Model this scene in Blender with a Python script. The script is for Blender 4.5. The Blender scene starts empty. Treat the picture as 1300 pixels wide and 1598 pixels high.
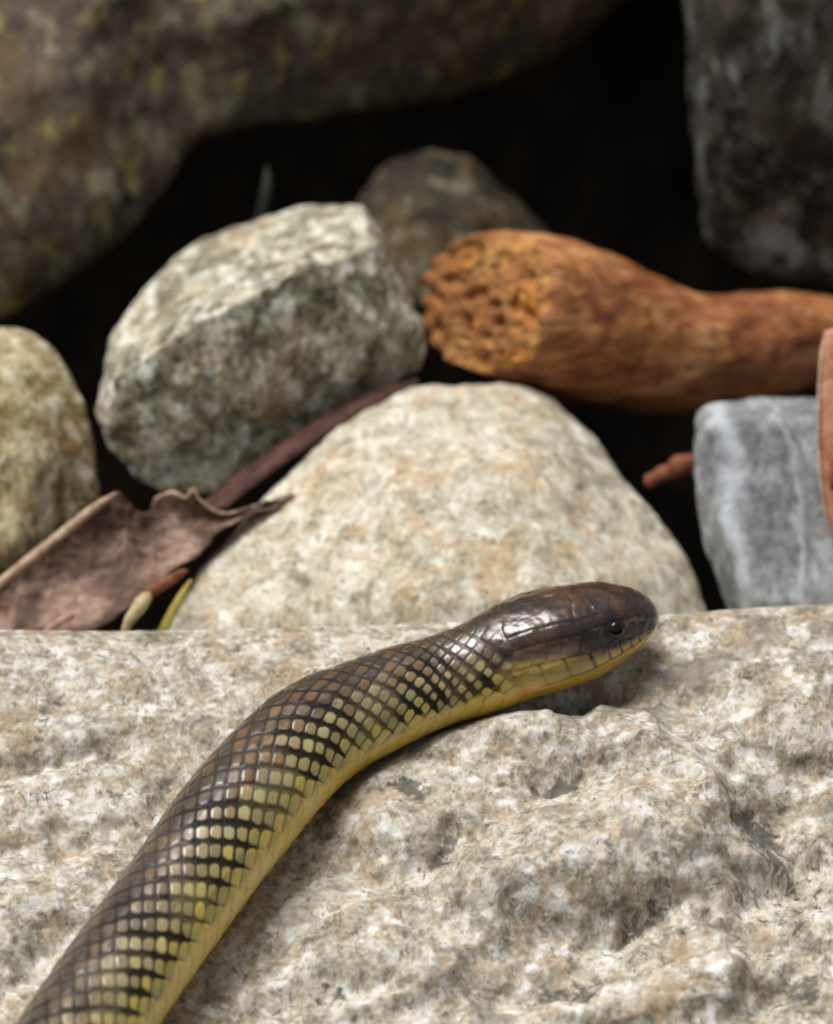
import bpy, bmesh, math
import numpy as np
from mathutils import Vector

# ------------------------------------------------------------------ camera, world, sun, exposure
U = 0.000125                      # metres per photo pixel in the plane of focus
PITCH = math.radians(20)
D = 1.30                          # metres from the camera to the reference plane
scene = bpy.context.scene
FWD = np.array([0, math.cos(PITCH), -math.sin(PITCH)])
UPV = np.array([0, math.sin(PITCH), math.cos(PITCH)])
RGT = np.array([1.0, 0, 0])
ORIGIN = np.array([0, 0, 0.30])

cam_data = bpy.data.cameras.new('camera')
cam = bpy.data.objects.new('camera', cam_data)
scene.collection.objects.link(cam)
cam.location = Vector(ORIGIN - FWD * D)
cam.rotation_euler = (math.pi / 2 - PITCH, 0, 0)
cam_data.sensor_fit = 'HORIZONTAL'
cam_data.sensor_width = 36
cam_data.lens = 36 * D / (1300 * U)
cam_data.clip_start = 0.05
cam_data.clip_end = 200
cam_data.dof.use_dof = True
cam_data.dof.focus_distance = D - 265 * U
cam_data.dof.aperture_fstop = 13.5
scene.camera = cam

SUN_EL, SUN_AZ = math.radians(70), math.radians(-105)   # azimuth clockwise from +Y (away from camera)
world = bpy.data.worlds.new('World'); scene.world = world
world.use_nodes = True
wn = world.node_tree.nodes; wl = world.node_tree.links
sky = wn.new('ShaderNodeTexSky'); sky.sky_type = 'NISHITA'
sky.sun_disc = False
sky.sun_elevation = SUN_EL
sky.sun_rotation = SUN_AZ
sky.dust_density = 4.0
bg = wn['Background']; bg.inputs['Strength'].default_value = 0.05
grey = wn.new('ShaderNodeHueSaturation'); grey.inputs['Saturation'].default_value = 0.35   # even overcast
wl.new(sky.outputs[0], grey.inputs['Color']); wl.new(grey.outputs[0], bg.inputs['Color'])
sd = bpy.data.lights.new('sun', 'SUN'); sun = bpy.data.objects.new('sun', sd)
scene.collection.objects.link(sun)
sd.energy = 2.6; sd.angle = math.radians(36); sd.color = (1.0, 0.975, 0.93)
sdir = Vector((math.sin(SUN_AZ) * math.cos(SUN_EL), math.cos(SUN_AZ) * math.cos(SUN_EL), math.sin(SUN_EL)))
sun.rotation_euler = sdir.to_track_quat('Z', 'Y').to_euler()
scene.view_settings.view_transform = 'Standard'
scene.view_settings.look = 'None'
scene.view_settings.exposure = 0.46
scene.view_settings.gamma = 1.0
scene.view_settings.use_curve_mapping = False
scene.cycles.use_denoising = True
scene.cycles.filter_width = 2.0
scene.cycles.max_bounces = 4
scene.cycles.use_adaptive_sampling = True
scene.cycles.adaptive_threshold = 0.03

# ------------------------------------------------------------------ helpers
def W(px, py, d=0.0):
    """photo pixel + depth (photo pixels behind the reference plane) -> world metres (arrays allowed)"""
    px, py, d = np.broadcast_arrays(np.asarray(px, float), np.asarray(py, float), np.asarray(d, float))
    k = (D + d * U) / D
    return (ORIGIN + RGT * ((px - 650) * k * U)[..., None] + UPV * ((799 - py) * k * U)[..., None]
            + FWD * (d * U)[..., None])

def lin(r, g, b):
    f = lambda c: c / 12.92 if c <= 0.04045 else ((c + 0.055) / 1.055) ** 2.4
    return (f(r / 255), f(g / 255), f(b / 255), 1)

rng = np.random.default_rng(7)
_perm = rng.permutation(256); _perm = np.concatenate([_perm] * 3)
_grad = rng.normal(size=(256, 3)); _grad /= np.linalg.norm(_grad, axis=1)[:, None]; _grad = _grad.astype(np.float32); _perm = _perm.astype(np.int32)
def perlin(p):
    p = p.astype(np.float32); i = np.floor(p).astype(np.int32); f = p - i; i &= 255
    u = f * f * f * (f * (f * 6 - 15) + 10)
    out = 0
    for dx in (0, 1):
        for dy in (0, 1):
            for dz in (0, 1):
                h = _perm[_perm[_perm[i[:, 0] + dx] + i[:, 1] + dy] + i[:, 2] + dz]
                g = _grad[h]
                dot = g[:, 0] * (f[:, 0] - dx) + g[:, 1] * (f[:, 1] - dy) + g[:, 2] * (f[:, 2] - dz)
                w = (u[:, 0] if dx else 1 - u[:, 0]) * (u[:, 1] if dy else 1 - u[:, 1]) * (u[:, 2] if dz else 1 - u[:, 2])
                out = out + w * dot
    return out * 1.6
def fbm(p, size, octaves=4, gain=0.5, seed=0, ridged=False):
    p = p / size + seed * 17.31; a, s, out = 1.0, 0.0, 0
    for _ in range(octaves):
        n = perlin(p)
        if ridged: n = 1 - 2 * np.abs(n)
        out = out + a * n; s += a; a *= gain; p = p * 2.03 + 5.7
    return out / s
def sstep(x, a, b):
    t = np.clip((x - a) / (b - a), 0, 1); return t * t * (3 - 2 * t)
def catmull(pts, n):
    """resample rows of pts with a Catmull-Rom spline to n rows, evenly by index"""
    P = np.asarray(pts, float); P = np.vstack([2 * P[0] - P[1], P, 2 * P[-1] - P[-2]])
    t = np.linspace(0, len(pts) - 1 - 1e-9, n); i = t.astype(int); f = (t - i)[:, None]
    a, b, c, d = P[i], P[i + 1], P[i + 2], P[i + 3]
    return 0.5 * (2 * b + (c - a) * f + (2 * a - 5 * b + 4 * c - d) * f ** 2 + (3 * b - a - 3 * c + d) * f ** 3)
def even(P, n, dims=2):
    """resample rows evenly by arc length over the first dims columns"""
    L = np.concatenate([[0], np.cumsum(np.linalg.norm(np.diff(P[:, :dims], axis=0), axis=1))])
    t = np.linspace(0, L[-1], n)
    return np.stack([np.interp(t, L, P[:, k]) for k in range(P.shape[1])], 1)

def mesh_obj(name, verts, faces, mat, parent=None, smooth=True, cols=None, **props):
    me = bpy.data.meshes.new(name)
    verts = np.asarray(verts, float)
    org = np.zeros(3)
    if parent is None:
        org = np.array([*verts.mean(0)[:2], verts[:, 2].min()])
    else:
        org = np.array(parent.matrix_world.translation) if parent.type != 'EMPTY' or True else org
    F = np.asarray(faces)
    me.vertices.add(len(verts)); me.vertices.foreach_set('co', (verts - org).astype(np.float32).ravel())
    k = F.shape[1]
    me.loops.add(F.size); me.loops.foreach_set('vertex_index', F.astype(np.int32).ravel())
    me.polygons.add(len(F)); me.polygons.foreach_set('loop_start', (np.arange(len(F)) * k).astype(np.int32))
    me.polygons.foreach_set('use_smooth', np.full(len(F), smooth))
    me.update(calc_edges=True); me.validate()
    if cols is not None:
        for cname, c in cols.items():
            at = me.attributes.new(cname, 'FLOAT_COLOR', 'POINT')
            at.data.foreach_set('color', np.asarray(c, np.float32).ravel())
    me.materials.append(mat)
    o = bpy.data.objects.new(name, me); scene.collection.objects.link(o)
    if parent is None:
        o.location = Vector(org)
        bpy.context.view_layer.update()
    else:
        o.parent = parent
    for kk, v in props.items(): o[kk] = v
    return o
def empty(name, loc, **props):
    o = bpy.data.objects.new(name, None); scene.collection.objects.link(o); o.location = Vector(loc)
    o.empty_display_size = 0.01
    for k, v in props.items(): o[k] = v
    bpy.context.view_layer.update()
    return o
def grid_faces(n, m, closed=False):
    i = np.arange(n - 1)[:, None]; j = np.arange(m if closed else m - 1)[None, :]
    j2 = (j + 1) % m
    return np.stack([i * m + j, i * m + j2, (i + 1) * m + j2, (i + 1) * m + j], -1).reshape(-1, 4)
def normals_of(v, F):
    n = np.zeros_like(v); a, b, c = v[F[:, 0]], v[F[:, 1]], v[F[:, 2]]
    fn = np.cross(b - a, c - a)
    if F.shape[1] == 4: fn = np.cross(v[F[:, 2]] - a, v[F[:, 3]] - b)
    for k in range(F.shape[1]):
        for ax in range(3): n[:, ax] += np.bincount(F[:, k], fn[:, ax], len(v))
    return n / (np.linalg.norm(n, axis=1)[:, None] + 1e-12)

# ------------------------------------------------------------------ materials
class NT:
    def __init__(s, name):
        s.m = bpy.data.materials.new(name); s.m.use_nodes = True
        s.n = s.m.node_tree.nodes; s.l = s.m.node_tree.links; s.b = s.n['Principled BSDF']
    def set(s, sock, v):
        if hasattr(v, 'is_linked') or isinstance(v, bpy.types.NodeSocket): s.l.new(v, sock)
        else: sock.default_value = v
    def coord(s, stretch=(1, 1, 1), mm=1000):
        tc = s.n.new('ShaderNodeTexCoord'); vm = s.n.new('ShaderNodeVectorMath'); vm.operation = 'MULTIPLY'
        s.l.new(tc.outputs['Object'], vm.inputs[0]); vm.inputs[1].default_value = [mm * q for q in stretch]
        return vm.outputs[0]
    def offset(s, vec, o):
        vm = s.n.new('ShaderNodeVectorMath'); vm.operation = 'ADD'; s.l.new(vec, vm.inputs[0]); vm.inputs[1].default_value = o
        return vm.outputs[0]
    def noise(s, vec, scale, detail=4, rough=0.6, dist=0.0, color=False):
        t = s.n.new('ShaderNodeTexNoise'); s.l.new(vec, t.inputs['Vector'])
        t.inputs['Scale'].default_value = scale; t.inputs['Detail'].default_value = detail
        t.inputs['Roughness'].default_value = rough; t.inputs['Distortion'].default_value = dist
        return t.outputs['Color' if color else 'Fac']
    def voro(s, vec, scale, feature='F1', out='Color', rand=1.0):
        t = s.n.new('ShaderNodeTexVoronoi'); t.feature = feature; s.l.new(vec, t.inputs['Vector'])
        t.inputs['Scale'].default_value = scale; t.inputs['Randomness'].default_value = rand
        return t.outputs[out]
    def math(s, op, a, b=0.0, clamp=False):
        t = s.n.new('ShaderNodeMath'); t.operation = op; t.use_clamp = clamp
        s.set(t.inputs[0], a); s.set(t.inputs[1], b); return t.outputs[0]
    def rng(s, v, a, b, c=0.0, d=1.0, smooth=True):
        t = s.n.new('ShaderNodeMapRange'); t.interpolation_type = 'SMOOTHSTEP' if smooth else 'LINEAR'
        s.set(t.inputs[0], v)
        for k, q in enumerate((a, b, c, d)): t.inputs[k + 1].default_value = q
        return t.outputs[0]
    def ramp(s, v, stops):
        t = s.n.new('ShaderNodeValToRGB'); s.set(t.inputs[0], v); e = t.color_ramp.elements
        while len(e) < len(stops): e.new(0.5)
        for k, (p, c) in enumerate(stops): e[k].position = p; e[k].color = c
        return t.outputs[0]
    def mix(s, f, a, b, mode='MIX'):
        t = s.n.new('ShaderNodeMix'); t.data_type = 'RGBA'; t.blend_type = mode
        s.set(t.inputs[0], f); s.set(t.inputs[6], a); s.set(t.inputs[7], b); return t.outputs[2]
    def sep(s, c):
        t = s.n.new('ShaderNodeSeparateColor'); s.l.new(c, t.inputs[0]); return t.outputs
    def attr(s, name):
        t = s.n.new('ShaderNodeAttribute'); t.attribute_name = name; return t.outputs['Color']
    def finish(s, col, rough=0.8, height=None, dist=0.0004, strength=0.7, spec=0.3, **kw):
        s.set(s.b.inputs['Base Color'], col); s.set(s.b.inputs['Roughness'], rough)
        s.b.inputs['Specular IOR Level'].default_value = spec
        for k, v in kw.items(): s.set(s.b.inputs[k.replace('_', ' ')], v)
        if height is not None:
            bp = s.n.new('ShaderNodeBump'); bp.inputs['Strength'].default_value = strength
            bp.inputs['Distance'].default_value = dist; s.l.new(height, bp.inputs['Height'])
            s.l.new(bp.outputs[0], s.b.inputs['Normal'])
        return s.m

def granite(name, pal, tan, tan_amt, dark, dark_amt, white, white_amt, streak=0.6, grain=1.0, patch=None,
            patch_amt=0.0, patch_scale=0.12, rough=0.82, bump=0.0004, seed=0.0, veins=None, dark_patch=None):
    """crystalline stone: pal = dark, mid, light; tan stains; dark flecks; white crystals; optional patches"""
    t = NT(name); v = t.offset(t.coord((1, 1, streak)), (seed, seed * 1.7, -seed))
    big = t.noise(v, 0.045, 3, 0.55)
    med = t.noise(v, 0.22 * grain, 4, 0.66, 0.4)
    fine = t.noise(v, 0.95 * grain, 2, 0.7)
    mixv = t.math('ADD', t.math('MULTIPLY', med, 0.55), t.math('ADD', t.math('MULTIPLY', fine, 0.35), t.math('MULTIPLY', big, 0.10)))
    col = t.ramp(mixv, [(0.36, lin(*pal[0])), (0.47, lin(*pal[1])), (0.58, lin(*pal[2]))])
    # stains
    st = t.noise(t.offset(v, (31, 7, 3)), 0.10 * grain, 3, 0.62, 0.8)
    col = t.mix(t.math('MULTIPLY', t.rng(st, 0.52, 0.66), tan_amt), col, lin(*tan))
    # crystal grains
    cell = t.sep(t.voro(t.offset(v, (0, 11, 5)), 0.62 * grain))
    cr = t.math('MULTIPLY', t.rng(cell[0], 0.66, 0.82), t.rng(med, 0.40, 0.60))
    col = t.mix(t.math('MULTIPLY', cr, white_amt), col, lin(*white))
    pk = t.math('MULTIPLY', t.rng(cell[1], 0.82, 0.92), tan_amt)
    col = t.mix(t.math('MULTIPLY', pk, 0.55), col, lin(*tan))
    # dark flecks
    fl = t.noise(t.offset(v, (3, 51, 9)), 0.5 * grain, 3, 0.7, 0.6)
    col = t.mix(t.math('MULTIPLY', t.rng(fl, 0.57, 0.68), dark_amt), col, lin(*dark))
    fl2 = t.noise(t.offset(v, (83, 1, 19)), 0.16 * grain, 4, 0.65, 0.9)
    col = t.mix(t.math('MULTIPLY', t.rng(fl2, 0.56, 0.70), dark_amt * 0.8), col, lin(*dark))
    if patch is not None:
        pn = t.noise(t.offset(v, (-40, 21, 77)), patch_scale, 4, 0.6, 0.5)
        col = t.mix(t.math('MULTIPLY', t.rng(pn, 0.57, 0.66), patch_amt), col, lin(*patch))
    if veins is not None:
        xyz = t.n.new('ShaderNodeSeparateXYZ'); t.l.new(t.coord(), xyz.inputs[0])
        vx = t.n.new('ShaderNodeValue'); vx.name = 'vein_x'
        vd = t.math('ADD', t.math('ADD', xyz.outputs[0], t.math('MULTIPLY', xyz.outputs[2], 0.24)), vx.outputs[0])
        vd = t.math('ADD', vd, t.math('ADD', t.math('MULTIPLY', t.math('SUBTRACT', big, 0.5), 14.0), t.math('MULTIPLY', t.math('SUBTRACT', med, 0.5), 9.0)))
        col = t.mix(t.rng(t.math('ABSOLUTE', vd), 0.2, 3.6, 0.62, 0), col, lin(*veins))
        col = t.mix(t.rng(t.math('ABSOLUTE', t.math('SUBTRACT', vd, 13.0)), 0.0, 1.2, 0.35, 0), col, lin(*veins))
    if dark_patch is not None:                                         # dark grey patches with noisy edges, mostly over the slab's hollows
        sn_ = t.math('ADD', t.sep(t.attr('dark_patch'))[0], t.math('MULTIPLY', t.math('SUBTRACT', fl, 0.5), 1.6))
        col = t.mix(t.rng(sn_, 0.42, 0.72, 0, 0.8), col, lin(*dark_patch))
    h = t.math('ADD', t.math('MULTIPLY', fine, 0.6), t.math('MULTIPLY', med, 0.9))
    return t.finish(col, rough, h, bump, 0.8)

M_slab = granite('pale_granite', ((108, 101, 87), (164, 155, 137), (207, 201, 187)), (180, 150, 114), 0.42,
                 (80, 78, 73), 0.68, (230, 231, 231), 0.6, streak=0.78, dark_patch=(74, 72, 66), grain=0.85, bump=0.0006, patch=(118, 113, 103), patch_amt=0.7, patch_scale=0.05)
M_white = granite('cream_granite', ((132, 123, 102), (184, 175, 152), (214, 209, 194)), (196, 158, 116), 0.5,
                  (100, 98, 84), 0.7, (236, 234, 222), 0.6, streak=0.7, grain=0.9, seed=13.0)
M_grey = granite('grey_green_granite', ((66, 64, 50), (138, 134, 112), (206, 202, 180)), (168, 138, 98), 0.5,
                 (48, 48, 40), 0.8, (232, 232, 222), 0.8, streak=0.8, grain=0.7, seed=29.0)
M_left = granite('tan_granite', ((84, 71, 46), (140, 124, 90), (190, 177, 144)), (142, 108, 62), 0.7,
                 (66, 56, 38), 0.7, (226, 218, 196), 0.5, streak=0.5, grain=0.8, patch=(122, 118, 58), patch_amt=0.5, seed=41.0)
M_bluegrey = granite('blue_grey_stone', ((92, 94, 96), (122, 124, 126), (148, 150, 152)), (140, 132, 120), 0.25,
                     (82, 84, 87), 0.35, (196, 202, 210), 0.35, streak=0.5, grain=0.6, seed=57.0, veins=(208, 214, 222))
M_boulder = granite('dark_boulder', ((64, 55, 48), (88, 77, 68), (112, 100, 87)), (124, 100, 62), 0.5,
                    (54, 46, 38), 0.7, (166, 162, 132), 0.5, streak=0.6, grain=0.5, patch=(160, 152, 88),
                    patch_amt=0.75, patch_scale=0.17, seed=71.0, bump=0.0008)
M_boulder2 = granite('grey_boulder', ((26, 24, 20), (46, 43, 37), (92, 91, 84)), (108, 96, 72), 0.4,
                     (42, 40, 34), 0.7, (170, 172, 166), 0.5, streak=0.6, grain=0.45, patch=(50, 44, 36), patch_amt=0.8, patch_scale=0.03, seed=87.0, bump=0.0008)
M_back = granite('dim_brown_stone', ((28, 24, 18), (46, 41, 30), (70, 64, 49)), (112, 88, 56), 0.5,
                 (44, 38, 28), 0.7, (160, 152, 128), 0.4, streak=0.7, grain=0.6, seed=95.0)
M_hollow = granite('hollow_dark_rock', ((36, 31, 25), (56, 49, 40), (78, 70, 58)), (34, 26, 18), 0.4,
                    (10, 9, 8), 0.6, (40, 38, 34), 0.3, grain=0.4, seed=103.0, bump=0.0008)  # dark tone chosen to help the hollow read as black

def m_soil():
    t = NT('dark_soil'); v = t.coord()
    n = t.noise(v, 0.08, 8, 0.7); f = t.noise(v, 0.6, 4, 0.7)
    col = t.ramp(n, [(0.3, lin(26, 21, 16)), (0.55, lin(52, 42, 32)), (0.75, lin(84, 72, 56))])
    return t.finish(col, 0.95, t.math('ADD', n, f), 0.003, 0.8)
M_soil = m_soil()

def m_wood():
    t = NT('weathered_brown_wood'); v = t.coord((0.45, 1, 1))
    a = t.noise(v, 0.10, 5, 0.6, 1.0); g = t.noise(t.coord((0.22, 1, 1.2)), 0.55, 5, 0.65, 0.5)
    b = t.noise(t.offset(v, (20, 3, 7)), 0.17, 4, 0.6, 1.2)
    m = t.math('ADD', t.math('MULTIPLY', a, 0.62), t.math('MULTIPLY', g, 0.38))
    col = t.ramp(m, [(0.34, lin(88, 50, 31)), (0.47, lin(138, 82, 49)), (0.56, lin(178, 122, 78)), (0.68, lin(206, 164, 114))])
    col = t.mix(t.rng(b, 0.56, 0.70, 0, 0.6), col, lin(178, 124, 56))
    col = t.mix(t.rng(b, 0.44, 0.32, 0, 0.65), col, lin(84, 38, 20))
    return t.finish(col, 0.62, m, 0.0006, 0.6)
def m_woodend():
    t = NT('rotten_orange_wood'); v = t.coord()
    a = t.noise(v, 0.35, 5, 0.7, 0.6); b = t.noise(t.offset(v, (5, 9, 2)), 0.12, 3, 0.6)
    c = t.voro(v, 0.6, 'F1', 'Distance')
    col = t.ramp(a, [(0.34, lin(104, 66, 36)), (0.48, lin(172, 120, 68)), (0.60, lin(204, 158, 94)), (0.72, lin(226, 190, 126))])
    col = t.mix(t.rng(b, 0.5, 0.62, 0, 0.6), col, lin(220, 138, 40))
    col = t.mix(t.rng(t.noise(t.offset(v, (55, 9, 2)), 0.45, 3, 0.6), 0.56, 0.66, 0, 0.75), col, lin(58, 30, 16))
    col = t.mix(t.rng(t.noise(t.offset(v, (15, 29, 2)), 0.075, 4, 0.65), 0.44, 0.58, 0.85, 0.15), col, lin(150, 98, 58))
    return t.finish(col, 0.8, t.math('ADD', a, c), 0.0006, 0.8)
M_wood, M_woodend = m_wood(), m_woodend()

def m_plain(name, c1, c2, scale=0.5, rough=0.7, stretch=(1, 1, 1), bump=0.0002, trans=0.0):
    t = NT(name); v = t.coord(stretch); n = t.noise(v, scale, 5, 0.65, 0.5)
    col = t.ramp(n, [(0.34, lin(*c1)), (0.64, lin(*c2))])
    return t.finish(col, rough, n, bump, 0.6)
def m_leaf():
    t = NT('purple_brown_dead_leaf'); v = t.coord(); a = t.noise(v, 0.075, 4, 0.6, 0.6); b = t.noise(t.coord((0.4, 1, 1)), 0.6, 4, 0.65)
    m = t.math('ADD', t.math('MULTIPLY', a, 0.7), t.math('MULTIPLY', b, 0.3))
    col = t.ramp(m, [(0.36, lin(58, 40, 32)), (0.47, lin(96, 72, 60)), (0.56, lin(144, 118, 102)), (0.66, lin(192, 166, 146))])
    col = t.mix(t.rng(t.noise(t.offset(v, (7, 7, 7)), 0.25, 3, 0.6), 0.6, 0.7, 0, 0.6), col, lin(56, 36, 30))
    return t.finish(col, 0.7, m, 0.0006, 0.7)
M_leaf = m_leaf()
M_leafpale = m_plain('pale_leaf', (150, 120, 100), (204, 178, 152), 0.5, 0.7)
M_leafdark = m_plain('dark_red_leaf', (52, 32, 28), (96, 62, 54), 0.3, 0.7)
M_leafpink = m_plain('pinkish_tan_leaf', (172, 110, 82), (208, 156, 126), 0.25, 0.6)
M_leafspot = m_plain('rusty_leaf_back', (120, 66, 40), (164, 96, 60), 0.3, 0.7)
M_twig = m_plain('red_brown_twig', (92, 52, 34), (146, 92, 66), 0.5, 0.75)
M_husk = m_plain('cream_husk', (150, 128, 88), (206, 190, 150), 0.4, 0.6)
M_pinktwig = m_plain('pale_pink_stalk', (150, 112, 96), (190, 156, 138), 0.5, 0.7)
M_yellow = m_plain('yellow_grass', (134, 124, 50), (174, 160, 78), 0.3, 0.55)
M_green = m_plain('grey_green_grass', (16, 18, 13), (24, 27, 20), 0.3, 0.6)

# ------------------------------------------------------------------ stones
_ico = {}
BACK = 130                        # gap between the slab crest and what lies behind it
def ico(sub):
    if sub not in _ico:
        bm = bmesh.new(); bmesh.ops.create_icosphere(bm, subdivisions=sub, radius=1)
        v = np.array([q.co[:] for q in bm.verts]); F = np.array([[q.index for q in f.verts] for f in bm.faces])
        E = np.array([[q.index for q in e.verts] for e in bm.edges]); bm.free()
        _ico[sub] = (v / np.linalg.norm(v, axis=1)[:, None], F, E)
    return _ico[sub]
def hull_planes(P):
    bm = bmesh.new()
    for p in P: bm.verts.new(p)
    r = bmesh.ops.convex_hull(bm, input=bm.verts)
    c = P.mean(0); out = []
    for f in bm.faces:
        n = np.array(f.normal[:]); 
        f.normal_update(); n = np.array(f.normal[:])
        if np.linalg.norm(n) < .5: continue
        p0 = np.array(f.verts[0].co[:]); dd = n @ p0
        if n @ c > dd: n, dd = -n, -dd
        out.append([*n, dd])
    bm.free(); return np.array(out)
def stone(name, hulls, mat, sub=7, smooth=12, disp=((90, 10), (30, 4), (10, 1.5)), seed=0, centre=None, parent=None, chip=0.0, **props):
    """hulls: lists of (px, py, depth) photo-space points; star-shaped union of their convex hulls, rounded and roughened"""
    v, F, E = ico(sub)
    Ws = [W(*(np.array(h, float) + [0, 0, BACK]).T) / U for h in hulls]
    c = W(centre[0], centre[1], centre[2] + BACK) / U if centre is not None else Ws[0].mean(0)
    R = np.zeros(len(v))
    for P in Ws:
        pl = hull_planes((P - c) * 0.01); pl[:, 3] *= 100
        r = np.full(len(v), 1e9)
        for a in pl:
            if a[3] <= 0: continue
            dn = v @ a[:3]; r = np.where(dn > 1e-4, np.minimum(r, a[3] / np.maximum(dn, 1e-4)), r)
        bad = pl[pl[:, 3] <= 0]
        R = np.maximum(R, r)
    pos = v * R[:, None]
    deg = np.bincount(E.ravel(), minlength=len(v))[:, None]
    for _ in range(smooth):
        acc = np.zeros_like(pos)
        for ax in range(3):
            acc[:, ax] = np.bincount(E[:, 0], pos[E[:, 1], ax], len(v)) + np.bincount(E[:, 1], pos[E[:, 0], ax], len(v))
        pos = 0.4 * pos + 0.6 * acc / deg
    n = normals_of(pos, F)
    dsp = 0
    for size, amp in disp: dsp = dsp + amp * fbm(pos, size, 3, 0.5, seed + size)
    if chip: dsp = dsp - chip * np.maximum(0, fbm(pos, 140, 3, 0.5, seed + 3, ridged=True) - 0.25)
    pos = pos + n * np.asarray(dsp)[:, None] if np.ndim(dsp) else pos
    return mesh_obj(name, (pos + c) * U, F, mat, parent, **props)

# ground: dark soil between and under the stones, running on to the horizon
gx = np.concatenate([-np.geomspace(60, 0.4, 12), np.linspace(-0.35, 0.35, 60), np.geomspace(0.4, 60, 12)])
GX, GY = np.meshgrid(gx, gx, indexing='ij')
gp = np.stack([GX.ravel(), GY.ravel(), np.zeros(GX.size)], 1)
near = np.exp(-(gp[:, 0] ** 2 + gp[:, 1] ** 2) / 0.4)
gp[:, 2] = 0.10 + 0.012 * near * fbm(gp, 0.08, 4, 0.5, 3)
mesh_obj('ground', gp, grid_faces(len(gx), len(gx))[:, ::-1], M_soil, kind='structure')

# the rock slab the snake lies on --------------------------------------------
G = 0.8                                         # surface comes G px nearer for each px further down
def edge_y(px):
    x = np.asarray(px, float)
    return np.interp(x, [-900, 0, 250, 700, 1030, 1150, 1300, 2200], [1000, 984, 986, 972, 962, 952, 944, 950])
prof = np.array([(1500, -700), (900, -640), (420, -520), (160, -340), (50, -190), (8, -80), (0, -30), (4, 0), (24, 34), (70, 80),
                 (160, 146), (330, 272), (660, 530), (1100, 850), (1500, 1080), (2100, 1240), (2900, 1300)], float)
pf = catmull(prof, 1400)
Lp = np.concatenate([[0], np.cumsum(np.linalg.norm(np.diff(pf, axis=0), axis=1))])
i0 = np.argmin(np.abs(pf[:, 1] + 90)); i1 = np.argmin(np.abs(pf[:, 0] - 690) + 1e6 * (pf[:, 1] < 0))
sv = np.concatenate([np.linspace(0, Lp[i0], 40)[:-1], np.linspace(Lp[i0], Lp[i1], 300), np.linspace(Lp[i1], Lp[-1], 60)[1:]])
pY, pT = np.interp(sv, Lp, pf[:, 0]), np.interp(sv, Lp, pf[:, 1])
xs = np.concatenate([np.linspace(-900, -60, 50)[:-1], np.linspace(-60, 1360, 420), np.linspace(1360, 2200, 50)[1:]])
SX, SY = np.meshgrid(xs, pY, indexing='ij'); ST = np.broadcast_to(pT, SX.shape)
PX, PY, PT = SX.ravel(), (edge_y(SX) + SY).ravel(), ST.ravel()
PT = PT + 0.12 * (PX - 650) * 0.0
base = W(PX, PY, -PT) / U
Fs = grid_faces(len(xs), len(sv))
bn = normals_of(base, Fs)
if bn[np.argmin(abs(PX - 650) + abs(PY - 1300))] @ FWD > 0: Fs = Fs[:, ::-1]; bn = -bn

SNAKE = np.array([  # px, py, radius: centreline from off-frame body to snout
    (-420, 2420, 96), (-150, 2060, 97), (20, 1790, 94), (100, 1660, 91), (172, 1549, 89), (275, 1405, 88), (362, 1285, 91), (447, 1187, 88), (502, 1141, 85),
    (562, 1111, 79), (632, 1081, 74), (687, 1063, 70), (747, 1043, 73), (800, 1020, 80), (850, 1003, 82), (900, 990, 78),
    (940, 978, 69), (975, 970, 56), (1000, 967, 43)], float)
JX = 46 * fbm(base, 110, 3, 0.55, 61); JY = 34 * fbm(base, 110, 3, 0.55, 62)
def blob(cx, cy, sx, sy, ang, amp):
    a = math.radians(ang); dx, dy = PX + JX - cx, PY + JY - cy
    u, w = dx * math.cos(a) + dy * math.sin(a), -dx * math.sin(a) + dy * math.cos(a)
    return amp * np.exp(-(u / sx) ** 2 - (w / sy) ** 2)
front = sstep(PT, -60, 20)
def dome(cx, cy, rx, ry, ang, amp, soft=0.35):
    a = math.radians(ang); dx, dy = PX + 1.3 * JX - cx, PY + 1.3 * JY - cy
    rho = np.hypot((dx * math.cos(a) + dy * math.sin(a)) / rx, (-dx * math.sin(a) + dy * math.cos(a)) / ry)
    return amp * sstep(rho, 1 + soft / 2, 1 - soft / 2) * (1 - 0.25 * np.minimum(rho, 1) ** 2)
dsp = 30 * fbm(base, 330, 3, 0.5, 2) + 14 * fbm(base * [1, 1, 1.3], 150, 3, 0.5, 5)
for b in [(890, 1100, 62, 22, -12, -85), (950, 1068, 36, 18, -24, -20),
          (860, 1165, 200, 40, 8, 34), (1040, 1200, 110, 45, 38, 16), (1010, 1335, 190, 70, -14, 46),
          (870, 1243, 52, 26, -15, -24), (640, 1255, 40, 16, 10, -8), (690, 1345, 95, 24, -22, -34), (560, 1290, 120, 60, -20, 14),
          (1000, 1440, 110, 26, -30, -40), (880, 1535, 130, 34, -14, -42), (700, 1490, 130, 50, -20, 14),
          (1190, 1295, 50, 60, 60, -40), (1260, 1230, 90, 40, -30, -22), (1240, 1420, 130, 130, 0, -34),
          (1120, 1250, 90, 22, 35, 20), (1130, 1530, 80, 40, -30, 30), (1210, 1370, 70, 24, -25, -34), (1270, 1480, 60, 24, 20, -30), (1200, 1560, 70, 22, -30, -30),
          (440, 1480, 120, 24, -30, -22), (560, 1420, 120, 34, -24, 22), (780, 1400, 150, 34, -12, 22), (520, 1560, 120, 22, -10, -26),
          (90, 1185, 200, 16, -14, -14), (150, 1140, 220, 30, -10, 10), (60, 1330, 110, 40, -20, -18), (30, 1420, 110, 40, 8, 22),
          (80, 1500, 80, 22, -30, -20), (1240, 1060, 120, 60, -10, 14), (1080, 1110, 50, 22, 20, -12)]:
    dsp = dsp + 1.1 * blob(*b)
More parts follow.
